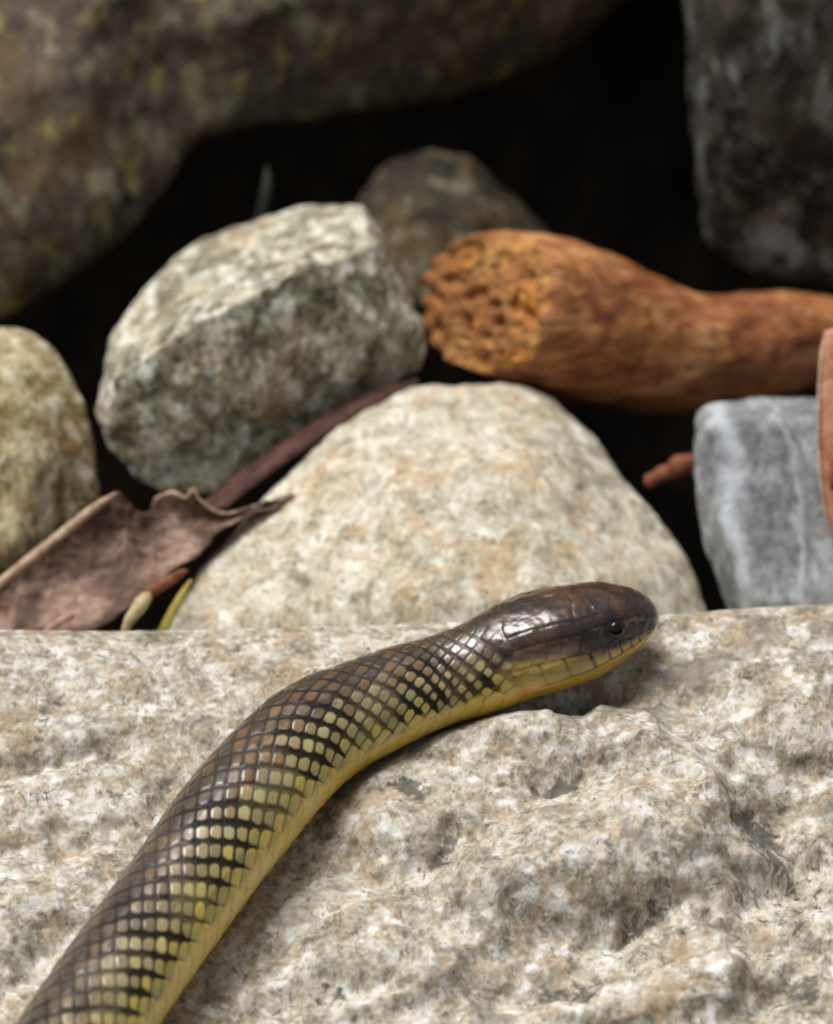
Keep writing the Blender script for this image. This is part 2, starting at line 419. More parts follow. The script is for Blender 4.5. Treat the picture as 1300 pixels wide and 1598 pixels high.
dsp = dsp + dome(870, 1275, 330, 165, 6, 52) + dome(1000, 1530, 190, 75, -12, 30) + dome(600, 1500, 190, 80, -20, 26) + dome(60, 1420, 180, 90, -10, 26) + dome(90, 1250, 170, 60, -16, 18) + dome(1220, 1110, 150, 80, 10, 24)
rough_zone = 0.55 + 0.75 * sstep(PX * 0.55 + PY, 1720, 2080)
mid = 6.5 * fbm(base, 52, 3, 0.55, 9) + 5 * (fbm(base, 110, 3, 0.5, 12, ridged=True) - 0.3)
fine = 4 * fbm(base, 18, 2, 0.65, 15)
# keep the rock clear of the body that rests on it
cl = even(catmull(SNAKE, 300), 200); dm = np.full(len(PX), 9e9)
for q in cl: dm = np.minimum(dm, np.hypot(PX - q[0], PY - (q[1] + 0.55 * q[2])) / q[2])
keep = sstep(dm, 0.35, 1.15)
hol = blob(905, 1090, 80, 34, -14, 1) 
crest = 0.16 + 0.84 * sstep(PT, 10, 150)
dsp = (dsp * crest * 0.85 + mid * rough_zone * (0.3 + 0.7 * sstep(PT, 0, 90)) * 0.85) * np.maximum(keep, np.clip(hol * 1.2, 0, 1)) - 5 * (1 - keep) + fine * (0.5 + 0.5 * sstep(PT, 0, 60))
slab_v = (base + bn * dsp[:, None]) * U
dark_f = sum(blob(*b) for b in [(868, 1244, 46, 22, -15, 0.8), (645, 1256, 36, 16, 8, 0.95), (690, 1345, 80, 18, -22, 0.75), (1000, 1440, 100, 24, -30, 0.7), (890, 1540, 110, 26, -14, 0.7),
          (1190, 1290, 46, 46, 0, 0.75), (1250, 1380, 110, 90, 20, 0.5), (1180, 1075, 20, 10, 0, 0.6), (1255, 1545, 60, 40, 0, 0.7), (40, 1260, 60, 20, -20, 0.5), (520, 1560, 90, 16, -10, 0.5)])  # dark patches, most of them centred on the carved hollows
dark_c = np.ones((len(PX), 4)); dark_c[:, :3] = np.clip(dark_f, 0, 1)[:, None]
mesh_obj('rock_slab', slab_v, Fs, M_slab, cols={'dark_patch': dark_c}, label='broad pale speckled granite rock in the foreground that the snake lies on', category='rock')

# stones behind the slab ------------------------------------------------------
def ring(pts, d): return [(x, y, d) for x, y in pts]
stone('rounded_stone', [[(215, 1040, 110), (290, 905, 150), (345, 838, 190), (425, 742, 250), (555, 640, 330), (640, 598, 380), (760, 594, 400), (852, 608, 400),
                         (905, 648, 380), (970, 724, 330), (1036, 802, 290), (1088, 882, 250), (1124, 985, 230), (1130, 1150, 260), (180, 1150, 180),
                         (700, 940, 20), (420, 960, 50), (930, 930, 70), (640, 730, 170), (820, 720, 180), (560, 1100, 30), (900, 1100, 60),
                         (420, 900, 480), (980, 900, 520), (700, 720, 560), (650, 1100, 600)]], M_white, sub=7, smooth=14,
      disp=((260, 16), (90, 9), (30, 3.5), (11, 1.6)), seed=21,
      label='large cream-coloured rounded stone directly behind the snake head', category='stone')
stone('angular_stone', [[(566, 314, 500), (604, 368, 470), (630, 440, 440), (664, 522, 420), (658, 575, 420), (602, 616, 420), (530, 648, 400), (440, 696, 370),
                         (332, 772, 340), (250, 778, 340), (206, 754, 330), (166, 704, 320), (143, 640, 320), (160, 556, 350), (186, 490, 420), (258, 406, 500),
                         (340, 356, 540), (430, 331, 560), (500, 318, 560),
                         (176, 588, 250), (300, 508, 225), (450, 430, 250), (580, 385, 340), (620, 520, 350), (400, 650, 300), (260, 700, 290), (520, 570, 330), (330, 580, 240),
                         (400, 520, 660), (300, 650, 620), (560, 480, 640)]], M_grey, sub=7, smooth=2,
      disp=((170, 9), (60, 6), (24, 3), (10, 1.4)), seed=33, chip=12,
      label='mottled grey-green angular stone with a bright upper face resting behind the cream stone', category='stone')
stone('tan_stone', [[(-260, 560, 380), (-120, 515, 380), (0, 504, 360), (52, 506, 350), (92, 538, 340), (124, 620, 320), (148, 700, 310), (158, 775, 310), (150, 860, 320),
                     (110, 960, 330), (-240, 1000, 330), (0, 600, 240), (60, 700, 215), (40, 850, 215), (-150, 700, 220), (-100, 880, 220),
                     (0, 700, 620), (-200, 700, 620), (120, 800, 560)]], M_left, sub=7, smooth=26,
      disp=((150, 12), (50, 5), (18, 2)), seed=43, label='tan upright stone with olive stains above the dead leaf', category='stone')
gb = stone('grey_block_stone', [[(1078, 640, 260), (1102, 626, 290), (1180, 622, 330), (1275, 620, 350), (1480, 632, 360), (1560, 760, 360), (1580, 1060, 330), (1170, 1060, 240),
                            (1150, 935, 235), (1110, 884, 240), (1088, 800, 245), (1079, 700, 250), (1110, 660, 205), (1290, 660, 230), (1450, 700, 240),
                            (1180, 940, 150), (1400, 960, 150), (1120, 800, 185),
                            (1160, 700, 520), (1480, 720, 540), (1300, 1000, 520), (1180, 960, 440)]], M_bluegrey, sub=7, smooth=9,
      disp=((140, 9), (46, 4), (16, 1.6)), seed=53, label='smooth blue-grey block of stone with whitish veins', category='stone')
M_bluegrey.node_tree.nodes['vein_x'].outputs[0].default_value = -((W(1118, 690, 330)[0] - gb.location.x) + 0.24 * (W(1118, 690, 330)[2] - gb.location.z)) * 1000
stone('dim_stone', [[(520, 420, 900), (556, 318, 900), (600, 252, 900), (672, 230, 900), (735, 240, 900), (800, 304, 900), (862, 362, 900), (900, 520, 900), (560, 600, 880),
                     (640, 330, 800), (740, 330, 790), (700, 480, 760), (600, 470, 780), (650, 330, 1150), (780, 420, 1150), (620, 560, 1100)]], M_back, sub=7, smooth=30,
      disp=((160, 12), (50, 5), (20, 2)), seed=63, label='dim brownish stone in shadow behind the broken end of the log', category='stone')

# big boulders ----------------------------------------------------------------
stone('boulder', [[(-700, 560, 900), (0, 494, 760), (105, 430, 760), (205, 358, 770), (275, 288, 790), (318, 212, 830), (300, 120, 820), (330, -300, 900), (-200, -700, 1000),
                   (-900, -300, 950), (0, 200, 640), (120, 60, 650), (-300, 300, 640), (100, 350, 690), (200, 250, 720), (-500, 500, 1700), (300, 0, 1800), (0, 300, 1700), (200, 180, 1400), (0, 400, 1300)],
                  [(-200, 300, 900), (300, 212, 850), (420, 176, 880), (540, 150, 920), (700, 152, 980), (850, 92, 1030), (945, 36, 1060), (1030, -40, 1090), (1500, -430, 800), (900, -1100, 900), (-100, -800, 1200),  # unseen right end stretched overhead to shade the gap and grey boulder
                   (320, 60, 780), (520, 0, 820), (700, -60, 880), (300, -200, 780), (-200, 0, 800), (700, 60, 1900), (0, 200, 1900), (900, -100, 1900), (400, 150, 1300)]],
      M_boulder, sub=7, smooth=3, centre=(120, -60, 1150), disp=((400, 26), (140, 14), (45, 5), (16, 2)), seed=73,
      label='huge dark brown boulder with olive lichen spots overhanging the dark hollow', category='boulder')
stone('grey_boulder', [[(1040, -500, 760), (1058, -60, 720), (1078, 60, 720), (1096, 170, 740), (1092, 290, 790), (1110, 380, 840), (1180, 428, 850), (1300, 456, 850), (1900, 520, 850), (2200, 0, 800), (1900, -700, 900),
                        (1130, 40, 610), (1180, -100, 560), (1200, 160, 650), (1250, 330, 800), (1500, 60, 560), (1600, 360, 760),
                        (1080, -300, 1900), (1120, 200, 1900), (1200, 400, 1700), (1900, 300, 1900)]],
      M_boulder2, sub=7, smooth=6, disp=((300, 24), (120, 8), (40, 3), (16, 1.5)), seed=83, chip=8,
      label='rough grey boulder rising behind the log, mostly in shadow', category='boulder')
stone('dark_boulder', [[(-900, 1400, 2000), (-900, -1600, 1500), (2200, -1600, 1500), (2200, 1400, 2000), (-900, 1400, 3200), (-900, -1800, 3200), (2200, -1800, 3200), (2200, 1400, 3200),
                        (650, 300, 1950), (650, -1500, 1150), (200, -1200, 1300), (1300, -1200, 1250)]], M_hollow, sub=6, smooth=6,  # added to close and roof the hollow so sky light stays out
      disp=((400, 40), (120, 14)), seed=93, label='dark rock added behind and above the hollow to keep sky light out', category='boulder')

# ------------------------------------------------------------------ the broken log
LOG = np.array([(690, 462, 108, 395), (745, 466, 116, 418), (800, 476, 122, 440), (860, 490, 125, 462), (930, 514, 122, 490), (1000, 535, 114, 520), (1060, 546, 103, 548), (1120, 545, 92, 575),
                (1180, 536, 89, 600), (1250, 532, 80, 630), (1320, 534, 72, 660), (1450, 545, 74, 720), (1600, 560, 66, 780)], float)
lg = even(catmull(LOG, 400), 240); n_l, m_l = 240, 150
C = W(lg[:, 0], lg[:, 1], lg[:, 3] + BACK) / U
T = np.gradient(C, axis=0); T /= np.linalg.norm(T, axis=1)[:, None]
Na = np.cross(T, FWD); Na /= np.linalg.norm(Na, axis=1)[:, None]; Nb = np.cross(T, Na)
th = np.linspace(0, 2 * math.pi, m_l, endpoint=False)
ct, st_ = np.cos(th)[None, :, None], np.sin(th)[None, :, None]
dirs = Na[:, None] * ct + Nb[:, None] * st_
rad = lg[:, 2][:, None, None] * np.ones((1, m_l, 1))
cs = np.clip(0.5 + 0.5 * np.cos(np.arctan2((dirs[0] @ -UPV) * 0.5, dirs[0] @ -FWD)), 0, 1)
cs = cs + 0.10 * np.sin(th * 7) * 0.4 + 0.05 * np.sin(th * 17 + 1)
cut = np.clip(8 + 135 * cs, 0, 160)                                  # oblique break: the near side is shorter
Larc = np.concatenate([[0], np.cumsum(np.linalg.norm(np.diff(C, axis=0), axis=1))])
uu0 = np.linspace(0, 1, n_l)[:, None]; sl = cut[None] * (1 - uu0) + Larc[-1] * uu0
def atarc(Q): return np.stack([np.interp(sl.ravel(), Larc, Q[:, k]) for k in range(Q.shape[1])], 1).reshape(n_l, m_l, -1)
Cg, Nag, Nbg, rad = atarc(C), atarc(Na), atarc(Nb), atarc(lg[:, 2:3])
dirs = Nag * ct + Nbg * st_
rad = rad * (1 - 0.04 * np.exp(-((sl - cut[None]) / 14.0))[..., None])
P = (Cg + dirs * rad).reshape(-1, 3)
grainp = np.stack([np.repeat(np.linspace(0, 900, n_l), m_l) * 0.25, np.tile(np.cos(th) * 110, n_l), np.tile(np.sin(th) * 110, n_l)], 1)
dl = 13 * fbm(P, 170, 3, 0.5, 4) + 5 * fbm(P, 60, 3, 0.5, 6) + 3.5 * fbm(grainp, 24, 3, 0.6, 8)
P = P + dirs.reshape(-1, 3) * dl[:, None]
log = empty('log', W(1000, 640, 520), label='thick reddish brown piece of broken branch wedged between the stones', category='log')
mesh_obj('wood_stem', P * U, grid_faces(n_l, m_l, True), M_wood, log)
# ragged rotten face: rings from the rim inwards, pitted
rim = P[:m_l]; cen = rim.mean(0); nr = 70
rr = np.linspace(1.0, 0.0, nr)[:, None, None]
fr = np.fft.rfft(rim - cen, axis=0); fr[3:] = 0; rsm = np.fft.irfft(fr, m_l, axis=0)      # even rim for the inside of the face
kk_ = sstep(rr, 0.8, 1.0); E_ = (cen + (rsm[None] * (1 - kk_) + (rim - cen)[None] * kk_) * rr).reshape(-1, 3)
axis = np.cross(rim[m_l // 3] - rim[0], rim[2 * m_l // 3] - rim[0]); axis /= np.linalg.norm(axis); axis *= np.sign(axis @ -T[0]); rflat = np.repeat(np.linspace(1, 0, nr), m_l)
pit = fbm(E_, 38, 2, 0.55, 14); pit2 = fbm(E_, 15, 2, 0.6, 15)
hgt = 10 * (1 - rflat ** 2) + sstep(rflat, 1.0, 0.72) * (8 * pit - 13 * sstep(pit, -0.05, -0.35) + 4 * pit2) 
E_ = E_ + axis * hgt[:, None]
mesh_obj('broken_end', E_ * U, grid_faces(nr, m_l, True), M_woodend, log, label='crumbly orange rotten end of the log')

# ------------------------------------------------------------------ leaves, twigs and litter
def sheet(name, top, bot, mat, parent=None, n=70, m=26, curl=0.0, wav=4.0, thick=5.0, seed=0, veins=0, **props):
    """curved leaf blade between two edges given as (px, py, depth) rows"""
    A = even(catmull(top, 400), n, 3); B = even(catmull(bot, 400), n, 3)
    t = np.linspace(0, 1, m)[None, :, None]
    G3 = A[:, None] * (1 - t) + B[:, None] * t
    G3[..., 2] += curl * np.sin(np.pi * t[..., 0])
    V = W(G3[..., 0].ravel(), G3[..., 1].ravel(), G3[..., 2].ravel() + BACK) / U
    F = grid_faces(n, m); nn = normals_of(V, F)
    uv = np.repeat(np.linspace(0, 1, n), m), np.tile(np.linspace(0, 1, m), n)
    vein = np.exp(-(((uv[0] * veins + uv[1] * 0.9) % 1 - 0.5) / 0.07) ** 2) if veins else 0 * uv[0]
    V = V + nn * (wav * fbm(V, 60, 3, 0.5, seed) + 2.6 * vein + 0.35 * wav * fbm(V, 20, 2, 0.5, seed + 1))[:, None]
    k = len(V); V2 = np.vstack([V + nn * thick / 2, V - nn * thick / 2])
    rimi = np.concatenate([np.arange(m), np.arange(2 * m - 1, n * m, m), np.arange(n * m - 2, (n - 1) * m - 1, -1), np.arange((n - 2) * m, 0, -m)])
    side = np.stack([rimi, rimi + k, np.roll(rimi, -1) + k, np.roll(rimi, -1)], 1)
    return mesh_obj(name, V2 * U, np.vstack([F, F[:, ::-1] + k, side]), mat, parent, **props)
def tube(name, pts, mat, parent=None, m=14, bumps=1.5, seed=0, **props):
    """tapered stick: rows of (px, py, depth, radius)"""
    q = even(catmull(pts, 200), 40, 3); Cc = W(q[:, 0], q[:, 1], q[:, 2] + BACK) / U
    Tt = np.gradient(Cc, axis=0); Tt /= np.linalg.norm(Tt, axis=1)[:, None]
    a = np.cross(Tt, FWD + 0.01); a /= np.linalg.norm(a, axis=1)[:, None]; b = np.cross(Tt, a)
    tt = np.linspace(0, 2 * math.pi, m, endpoint=False)
    r = q[:, 3].copy(); e = np.minimum(np.arange(40), 39 - np.arange(40)); r *= np.sqrt(np.clip((e + 0.15) / 3.0, 0, 1))
    V = (Cc[:, None] + (a[:, None] * np.cos(tt)[None, :, None] + b[:, None] * np.sin(tt)[None, :, None]) * r[:, None, None]).reshape(-1, 3)
    V = V + normals_of(V, grid_faces(40, m, True)) * (bumps * fbm(V, 22, 2, 0.5, seed))[:, None]
    return mesh_obj(name, V * U, grid_faces(40, m, True), mat, parent, **props)

leaf = empty('dead_leaf', W(120, 985, 60), label='big curled purplish brown dead leaf at the left behind the granite slab', category='leaf')
sheet('blade', [(-160, 1030, 150), (-60, 955, 170), (0, 908, 170), (70, 852, 170), (147, 792, 165), (180, 768, 160), (194, 776, 165), (212, 795, 180), (232, 800, 190), (242, 778, 180), (268, 770, 170), (292, 778, 165),
                (302, 764, 160), (312, 782, 165), (345, 802, 175), (380, 796, 185), (420, 784, 195), (458, 770, 205)],
      [(-160, 1080, 70), (-60, 1060, 70), (0, 1035, 75), (60, 1020, 80), (110, 1000, 85), (160, 975, 90), (200, 950, 95), (240, 915, 105), (275, 886, 120), (305, 864, 130), (330, 842, 140), (360, 818, 155),
       (400, 800, 175), (430, 788, 190), (460, 774, 205)], M_leaf, leaf, n=220, m=44, curl=34, wav=12, thick=3, seed=5, veins=11)
tube('edge_rim', [(-160, 1034, 148, 9), (-60, 958, 166, 8.5), (0, 910, 166, 8), (70, 854, 166, 8), (147, 793, 160, 7), (182, 769, 156, 4)], M_leafpale, leaf, seed=3)  # rolled top edge of the blade; pale colour stands for light on it
tube('curled_edge', [(238, 792, 178, 1.5), (246, 777, 172, 2.5), (268, 769, 164, 3.5), (290, 777, 160, 3), (302, 764, 155, 3), (312, 781, 160, 2.5), (345, 801, 170, 2), (380, 796, 181, 1.5)], M_leafpale, leaf, seed=19, bumps=2)
sheet('dark_leaf', [(300, 800, 235), (345, 765, 255), (390, 728, 275), (440, 692, 300), (520, 645, 330), (600, 606, 370), (650, 590, 400)],
      [(318, 822, 215), (362, 786, 215), (410, 748, 238), (460, 712, 262), (540, 664, 306), (612, 622, 350), (655, 600, 392)], M_leafdark, n=60, m=16, curl=-14, wav=4, seed=9,
      label='narrow dark red dead leaf pinched between the grey-green and cream stones', category='leaf')
edge_leaf = empty('tan_leaf', W(1330, 860, 60), label='pinkish tan dry leaf standing on edge, cut by the right border', category='leaf')
sheet('blade', [(1288, 518, 120), (1280, 560, 112), (1277, 640, 105), (1278, 720, 102), (1286, 790, 105), (1300, 835, 115)],
      [(1330, 500, 160), (1352, 560, 165), (1364, 640, 165), (1362, 720, 165), (1352, 790, 165), (1330, 842, 160)], M_leafpink, edge_leaf, n=60, m=26, curl=-26, wav=4, seed=12)
sheet('torn_flap', [(1294, 716, 84), (1296, 730, 80), (1296, 750, 80), (1294, 764, 86)], [(1340, 700, 118), (1346, 728, 118), (1346, 752, 118), (1340, 770, 118)], M_leafspot, edge_leaf, n=30, m=16, curl=-10, seed=13)
tube('leaf_stalk', [(1330, 830, 150, 6), (1336, 880, 130, 6), (1340, 930, 90, 6), (1338, 985, 30, 7)], M_leafpale, edge_leaf, seed=18, bumps=1)
tube('edge_rim', [(1288, 520, 118, 3), (1281, 560, 108, 3), (1278, 640, 101, 3.5), (1279, 720, 98, 3.5), (1287, 790, 101, 3), (1300, 833, 112, 3)], M_leafpale, edge_leaf, seed=17, bumps=1)  # pale rim tube along the blade's left edge
tube('twig', [(1008, 756, 335, 9), (1018, 748, 330, 11), (1045, 735, 325, 14), (1062, 726, 320, 18), (1085, 722, 330, 15)], M_twig, bumps=5, seed=4,
     label='short stubby brown twig between the cream stone and the grey block', category='twig')
tube('twig', [(205, 950, 70, 6), (232, 926, 72, 9), (262, 906, 76, 9), (292, 890, 84, 4)], M_twig, bumps=3, seed=6,
     label='thin reddish twig below the big dead leaf', category='twig')
tube('stalk', [(62, 992, 20, 4), (88, 974, 22, 7), (116, 958, 26, 6)], M_pinktwig, bumps=2, seed=7,
     label='short pale pink stalk poking over the slab edge at the left', category='twig')
tube('seed_husk', [(190, 992, 24, 5), (202, 968, 24, 9), (218, 946, 26, 12), (234, 926, 30, 8)], M_husk, bumps=2, seed=8,
     label='small cream seed husk at the slab edge beside the yellow blade', category='husk')
sheet('grass_blade', [(246, 985, 60), (262, 955, 62), (280, 925, 66), (298, 904, 74)], [(258, 988, 56), (274, 960, 58), (288, 930, 64), (300, 906, 74)], M_yellow, n=40, m=8, curl=-3, wav=1, thick=3, seed=2,
      label='yellow blade of grass against the foot of the cream stone', category='grass')
sheet('grass_blade', [(398, 345, 640), (404, 310, 640), (410, 280, 645), (416, 258, 655)], [(412, 345, 636), (422, 312, 636), (424, 282, 642), (418, 258, 655)], M_green, n=40, m=8, curl=-3, wav=1, thick=3, seed=2,
      label='faint grey-green grass tip in the dark hollow above the grey-green stone', category='grass')

# ------------------------------------------------------------------ the snake
tip = np.array([(1018, 967, 26), (1024, 967, 16), (1028, 967, 3)], float)
q = catmull(np.vstack([SNAKE, tip]), 3000); q = even(q, 3000)
S_tot = np.concatenate([[0], np.cumsum(np.hypot(*np.diff(q[:, :2], axis=0).T))])
hs_all = S_tot[-1] - S_tot                                    # distance from the snout
start = hs_all < 1960
q, hs_all = q[start], hs_all[start]
# denser rings near the head
hs = np.concatenate([np.linspace(1950, 1250, 260)[:-1], np.linspace(1250, 300, 640)[:-1], 300 * np.linspace(1, 0, 330) ** 1.15])
q = np.stack([np.interp(hs, hs_all[::-1], q[::-1, k]) for k in range(3)], 1)
r = q[:, 2].copy()
r_rest = np.where(hs < 240, np.maximum(r, 76), r)
lift = 16 * sstep(hs, 420, 120)
K = math.sqrt(1 + G * G)
tdep = (r_rest + lift) * K + G * (q[:, 1] - edge_y(q[:, 0])) - 8
tdep = np.convolve(np.pad(tdep, 12, mode='edge'), np.ones(25) / 25, 'valid')
C = W(q[:, 0], q[:, 1], -tdep) / U
T = np.gradient(C, axis=0); T /= np.linalg.norm(T, axis=1)[:, None]
for _ in range(30): T[1:-1] = (T[:-2] + T[1:-1] + T[2:]) / 3
T /= np.linalg.norm(T, axis=1)[:, None]
TOC = -FWD
N = np.cross(TOC, T); N /= np.linalg.norm(N, axis=1)[:, None]      # points to the upper-left outline
CC = np.cross(T, N)
ns, na = len(hs), 380
A = np.linspace(-math.pi, math.pi, na, endpoint=False)             # angle from the mid-back, positive = the flank in view
phi = np.radians(np.interp(hs, [0, 150, 400, 1950], [60, 62, 70, 72]))[:, None]
psi = A[None] - phi
deg = np.degrees(np.abs(A))[None] * np.ones((ns, 1)); side = np.sign(A)[None] * np.ones((ns, 1))
HS = hs[:, None] * np.ones((1, na)); RR = r[:, None] * np.ones((1, na))
# --- body lattice: diagonal scale rows
dsn = -np.diff(hs, prepend=hs[0]); sn = np.cumsum(dsn / np.maximum(r, 55))
ROW, LEN = 10.6, 0.41
uu = sn[:, None] / LEN; ww = np.degrees(A)[None] / ROW
jit = fbm(np.stack([(uu * 1.3 + 0 * ww).ravel(), (ww + 0 * uu).ravel(), np.zeros(uu.size + 0 * ww.size) if uu.size == ww.size else np.zeros((uu + ww).size)], 1), 1.6, 2, 0.5, 31).reshape((uu + ww).shape)
uu = uu + 0.10 * jit + 0.2 * np.sqrt(ww ** 2 + 0.3); ww = ww + 0.16 * np.roll(jit, 57, 1)
p_, q_ = uu + ww / 2, uu - ww / 2
ip, iq = np.floor(p_), np.floor(q_); fp, fq = p_ - ip, q_ - iq
def hash2(a, b, k=0): 
    h = np.sin(a * 127.1 + b * 311.7 + k * 74.7) * 43758.5453; return h - np.floor(h)
h1, h2, h3 = hash2(ip, iq), hash2(ip, iq, 1), hash2(ip, iq, 2)
along = (fp + fq) / 2                                             # 0 = tail tip of a scale, 1 = head end
e_tail = np.minimum(fp, fq); e_all = np.minimum(e_tail, np.minimum(1 - fp, 1 - fq))
tail_round = sstep(e_tail, 0.02, 0.2)
relief = sstep(e_all, 0.0, 0.22) * (1.1 - 0.6 * along)
# belly plates: wide transverse scutes below ~118 degrees
vent = sstep(deg, 114, 121)
vs = uu * 1.0 + 0.0 * ww; fv = vs - np.floor(vs)
relief_v = sstep(fv, 0.0, 0.12) * (1 - 0.6 * fv)
headm = sstep(HS, 300, 235)                                        # 1 on the head
# --- head shields
def line(x, x0, w): return np.exp(-((x - x0) / w) ** 2)
hsj = HS + 4 * np.sin(deg * 0.12)
suture = np.zeros_like(HS)
for x0, a0, a1 in [(20, 0, 55), (48, 0, 50), (78, 0, 46), (146, 0, 44), (238, 0, 60), (62, 50, 84), (40, 50, 84), (112, 52, 84), (150, 44, 84), (196, 44, 86), (176, 62, 84)]:
    suture = np.maximum(suture, line(hsj, x0, 2.2) * sstep(deg, a0 - 2, a0 + 2) * sstep(deg, a1 + 2, a1 - 2))
for a0, x0, x1 in [(46, 48, 240), (15, 78, 146), (0, 20, 78), (0, 146, 238), (84, 0, 260), (62, 118, 240), (62, 10, 62)]:
    suture = np.maximum(suture, line(deg, a0, 1.9) * sstep(HS, x0 - 3, x0 + 3) * sstep(HS, x1 + 3, x1 - 3))
labx = HS + (deg - 95) * 0.35
labial = np.zeros_like(HS)
for x0 in (18, 38, 58, 80, 106, 138, 172, 208): labial = np.maximum(labial, line(labx, x0, 2.4))
labial *= sstep(deg, 82, 85) * sstep(deg, 108, 102)
mouth = line(deg + 0.0 * HS, np.interp(HS, [0, 60, 180, 260], [102, 104, 108, 112]), 1.6) * sstep(HS, 225, 200)
# --- radius with head shaping
mod = np.ones_like(HS)
hk = sstep(HS, 300, 200)
mod += hk * (0.05 * line(deg, 46, 16) - 0.05 * line(deg, 0, 26) - 0.04 * line(deg, 72, 14) - 0.10 * sstep(deg, 120, 165) + 0.03 * line(deg, 100, 14))
mod += 0.05 * line(HS, 84, 34) * line(deg, 50, 14) - 0.06 * line(HS, 45, 26) * line(deg, 66, 16)
mod += 0.07 * line(HS, 200, 60) * line(deg, 92, 26)
mod -= (1 - hk) * 0.10 * sstep(deg, 140, 180)
R3 = RR * mod
sc_amp = np.interp(hs, [0, 235, 330, 1950], [0, 0, 1.0, 1.0])[:, None] * (r[:, None] / 88)
R3 += sc_amp * (1.3 * relief * (1 - vent) + 1.2 * relief_v * vent)
R3 -= headm * np.minimum(1, RR / 40) * (0.8 * suture + 1.2 * labial + 3.0 * mouth)
R3 += 0.8 * fbm(np.stack([HS.ravel(), (np.cos(A)[None] * RR).ravel(), (np.sin(A)[None] * RR).ravel()], 1), 26, 2, 0.5, 3).reshape(HS.shape)
hp = np.stack([HS.ravel(), (np.cos(A)[None] * RR).ravel(), (np.sin(A)[None] * RR).ravel()], 1)
R3 += headm * np.minimum(1, RR / 40) * (2.6 * fbm(hp, 38, 2, 0.5, 21) + 0.8 * fbm(hp, 12, 2, 0.5, 22)).reshape(HS.shape)
V = C[:, None] + R3[..., None] * (CC[:, None] * np.cos(psi)[..., None] - N[:, None] * np.sin(psi)[..., None])
# --- colours of the skin
def c3(*c): return np.array(lin(*c)[:3])
def mixc(a, b, f): return a * (1 - f[..., None]) + b * f[..., None]
col = np.ones(HS.shape + (3,)) * c3(70, 57, 41)
cen_deg = np.abs((ip - iq) * ROW)                                   # angle of this scale's centre
t_ = cen_deg + (h1 - 0.5) * 16
col = mixc(col, c3(104, 84, 56), sstep(t_, 18, 42))
col = mixc(col, c3(158, 140, 104), sstep(t_, 42, 66))
col = mixc(col, c3(184, 172, 112), sstep(t_, 58, 84))
col = mixc(col, c3(214, 190, 84), sstep(t_, 82, 104))
org = (h2 > 0.66) * sstep(t_, 90, 66) * (0.55 + 0.45 * h3) * (0.3 + 0.7 * line(HS, 600, 190))
col = mixc(col, c3(150, 104, 48), org * 0.75 * sstep(e_all, 0.08, 0.26))
col = mixc(col, c3(206, 196, 150), (h3 > 0.75) * 0.4 * line(t_, 74, 22))
col = mixc(col * 0.7 + 0.3 * 0.5 * c3(92, 76, 52), col, sstep(e_tail, 0.0, 0.3))
col = col * (0.76 + 0.4 * h1)[..., None] * (0.86 + 0.28 * along)[..., None]
# dark skin and scale edges, heavier in broken cross-bars
bar = 0.5 + 0.5 * np.sin(uu * 1.9 + 1.3 * np.sin(ww * 0.8) + 0.7 * np.sin(uu * 0.53))
heavy = sstep(deg, 8, 30) * sstep(deg, 112, 92)
lown = fbm(np.stack([HS.ravel(), (deg * 1.4).ravel(), (side * 40).ravel()], 1), 70, 3, 0.55, 41).reshape(HS.shape)
wid = 0.07 + 0.055 * heavy + 0.13 * bar * heavy * (0.3 + 0.7 * h2) + 0.12 * lown * heavy
wid = np.clip(wid, 0.05, 0.4)
bars = np.zeros_like(HS)
for x0, a0, a1 in [(238, 62, 104), (256, 56, 108), (300, 50, 92), (322, 60, 112), (345, 58, 110), (378, 52, 96), (404, 60, 104)]:
    bars = np.maximum(bars, line(HS + 0.45 * (deg - 80) + 14 * lown, x0, 9) * sstep(deg, a0, a0 + 8) * sstep(deg, a1 + 3, a1 - 6))
wid = wid * np.interp(hs, [200, 300, 520, 700, 1950], [1.0, 1.0, 1.0, 1.0, 1.0])[:, None]
wid = wid * (0.35 + 0.65 * sstep(deg, 118, 100))
wid = wid + 0.20 * bars
ep = np.minimum(fp, 1 - fp); eq = np.minimum(fq, 1 - fq)
e_dir = np.where(side > 0, np.minimum(ep * 1.6, eq * 0.9), np.minimum(ep * 0.9, eq * 1.6))
node = np.exp(-((ep / 0.26) ** 2 + (eq / 0.26) ** 2)) * heavy * 0.22
edge = sstep(e_dir - node - 0.13 * heavy * (1 - along) ** 2 + 0.05 * (fbm(np.stack([HS.ravel(), (deg * 1.4).ravel(), (side * 40).ravel()], 1), 9, 2, 0.5, 43).reshape(HS.shape)), wid, wid * 0.35) * (0.72 + 0.28 * sstep(lown + 0.35 * np.sin(uu * 1.05 + 0.6), -0.35, 0.2)) * (0.8 + 0.2 * sstep(deg, 22, 46))
spot = (hash2(np.floor(uu * 0.5), np.floor(ww), 5) > 0.80) * heavy * (h3 > 0.45) * np.interp(hs, [200, 420, 560, 800, 1950], [0, 0, 0.5, 0.4, 0.4])[:, None]
blackc = c3(20, 17, 20)
col = mixc(col, blackc, np.clip(np.maximum(edge * (0.95 - 0.2 * vent), spot * 0.9), 0, 1))
gloss = 1 - np.clip(np.maximum(edge, spot), 0, 1)
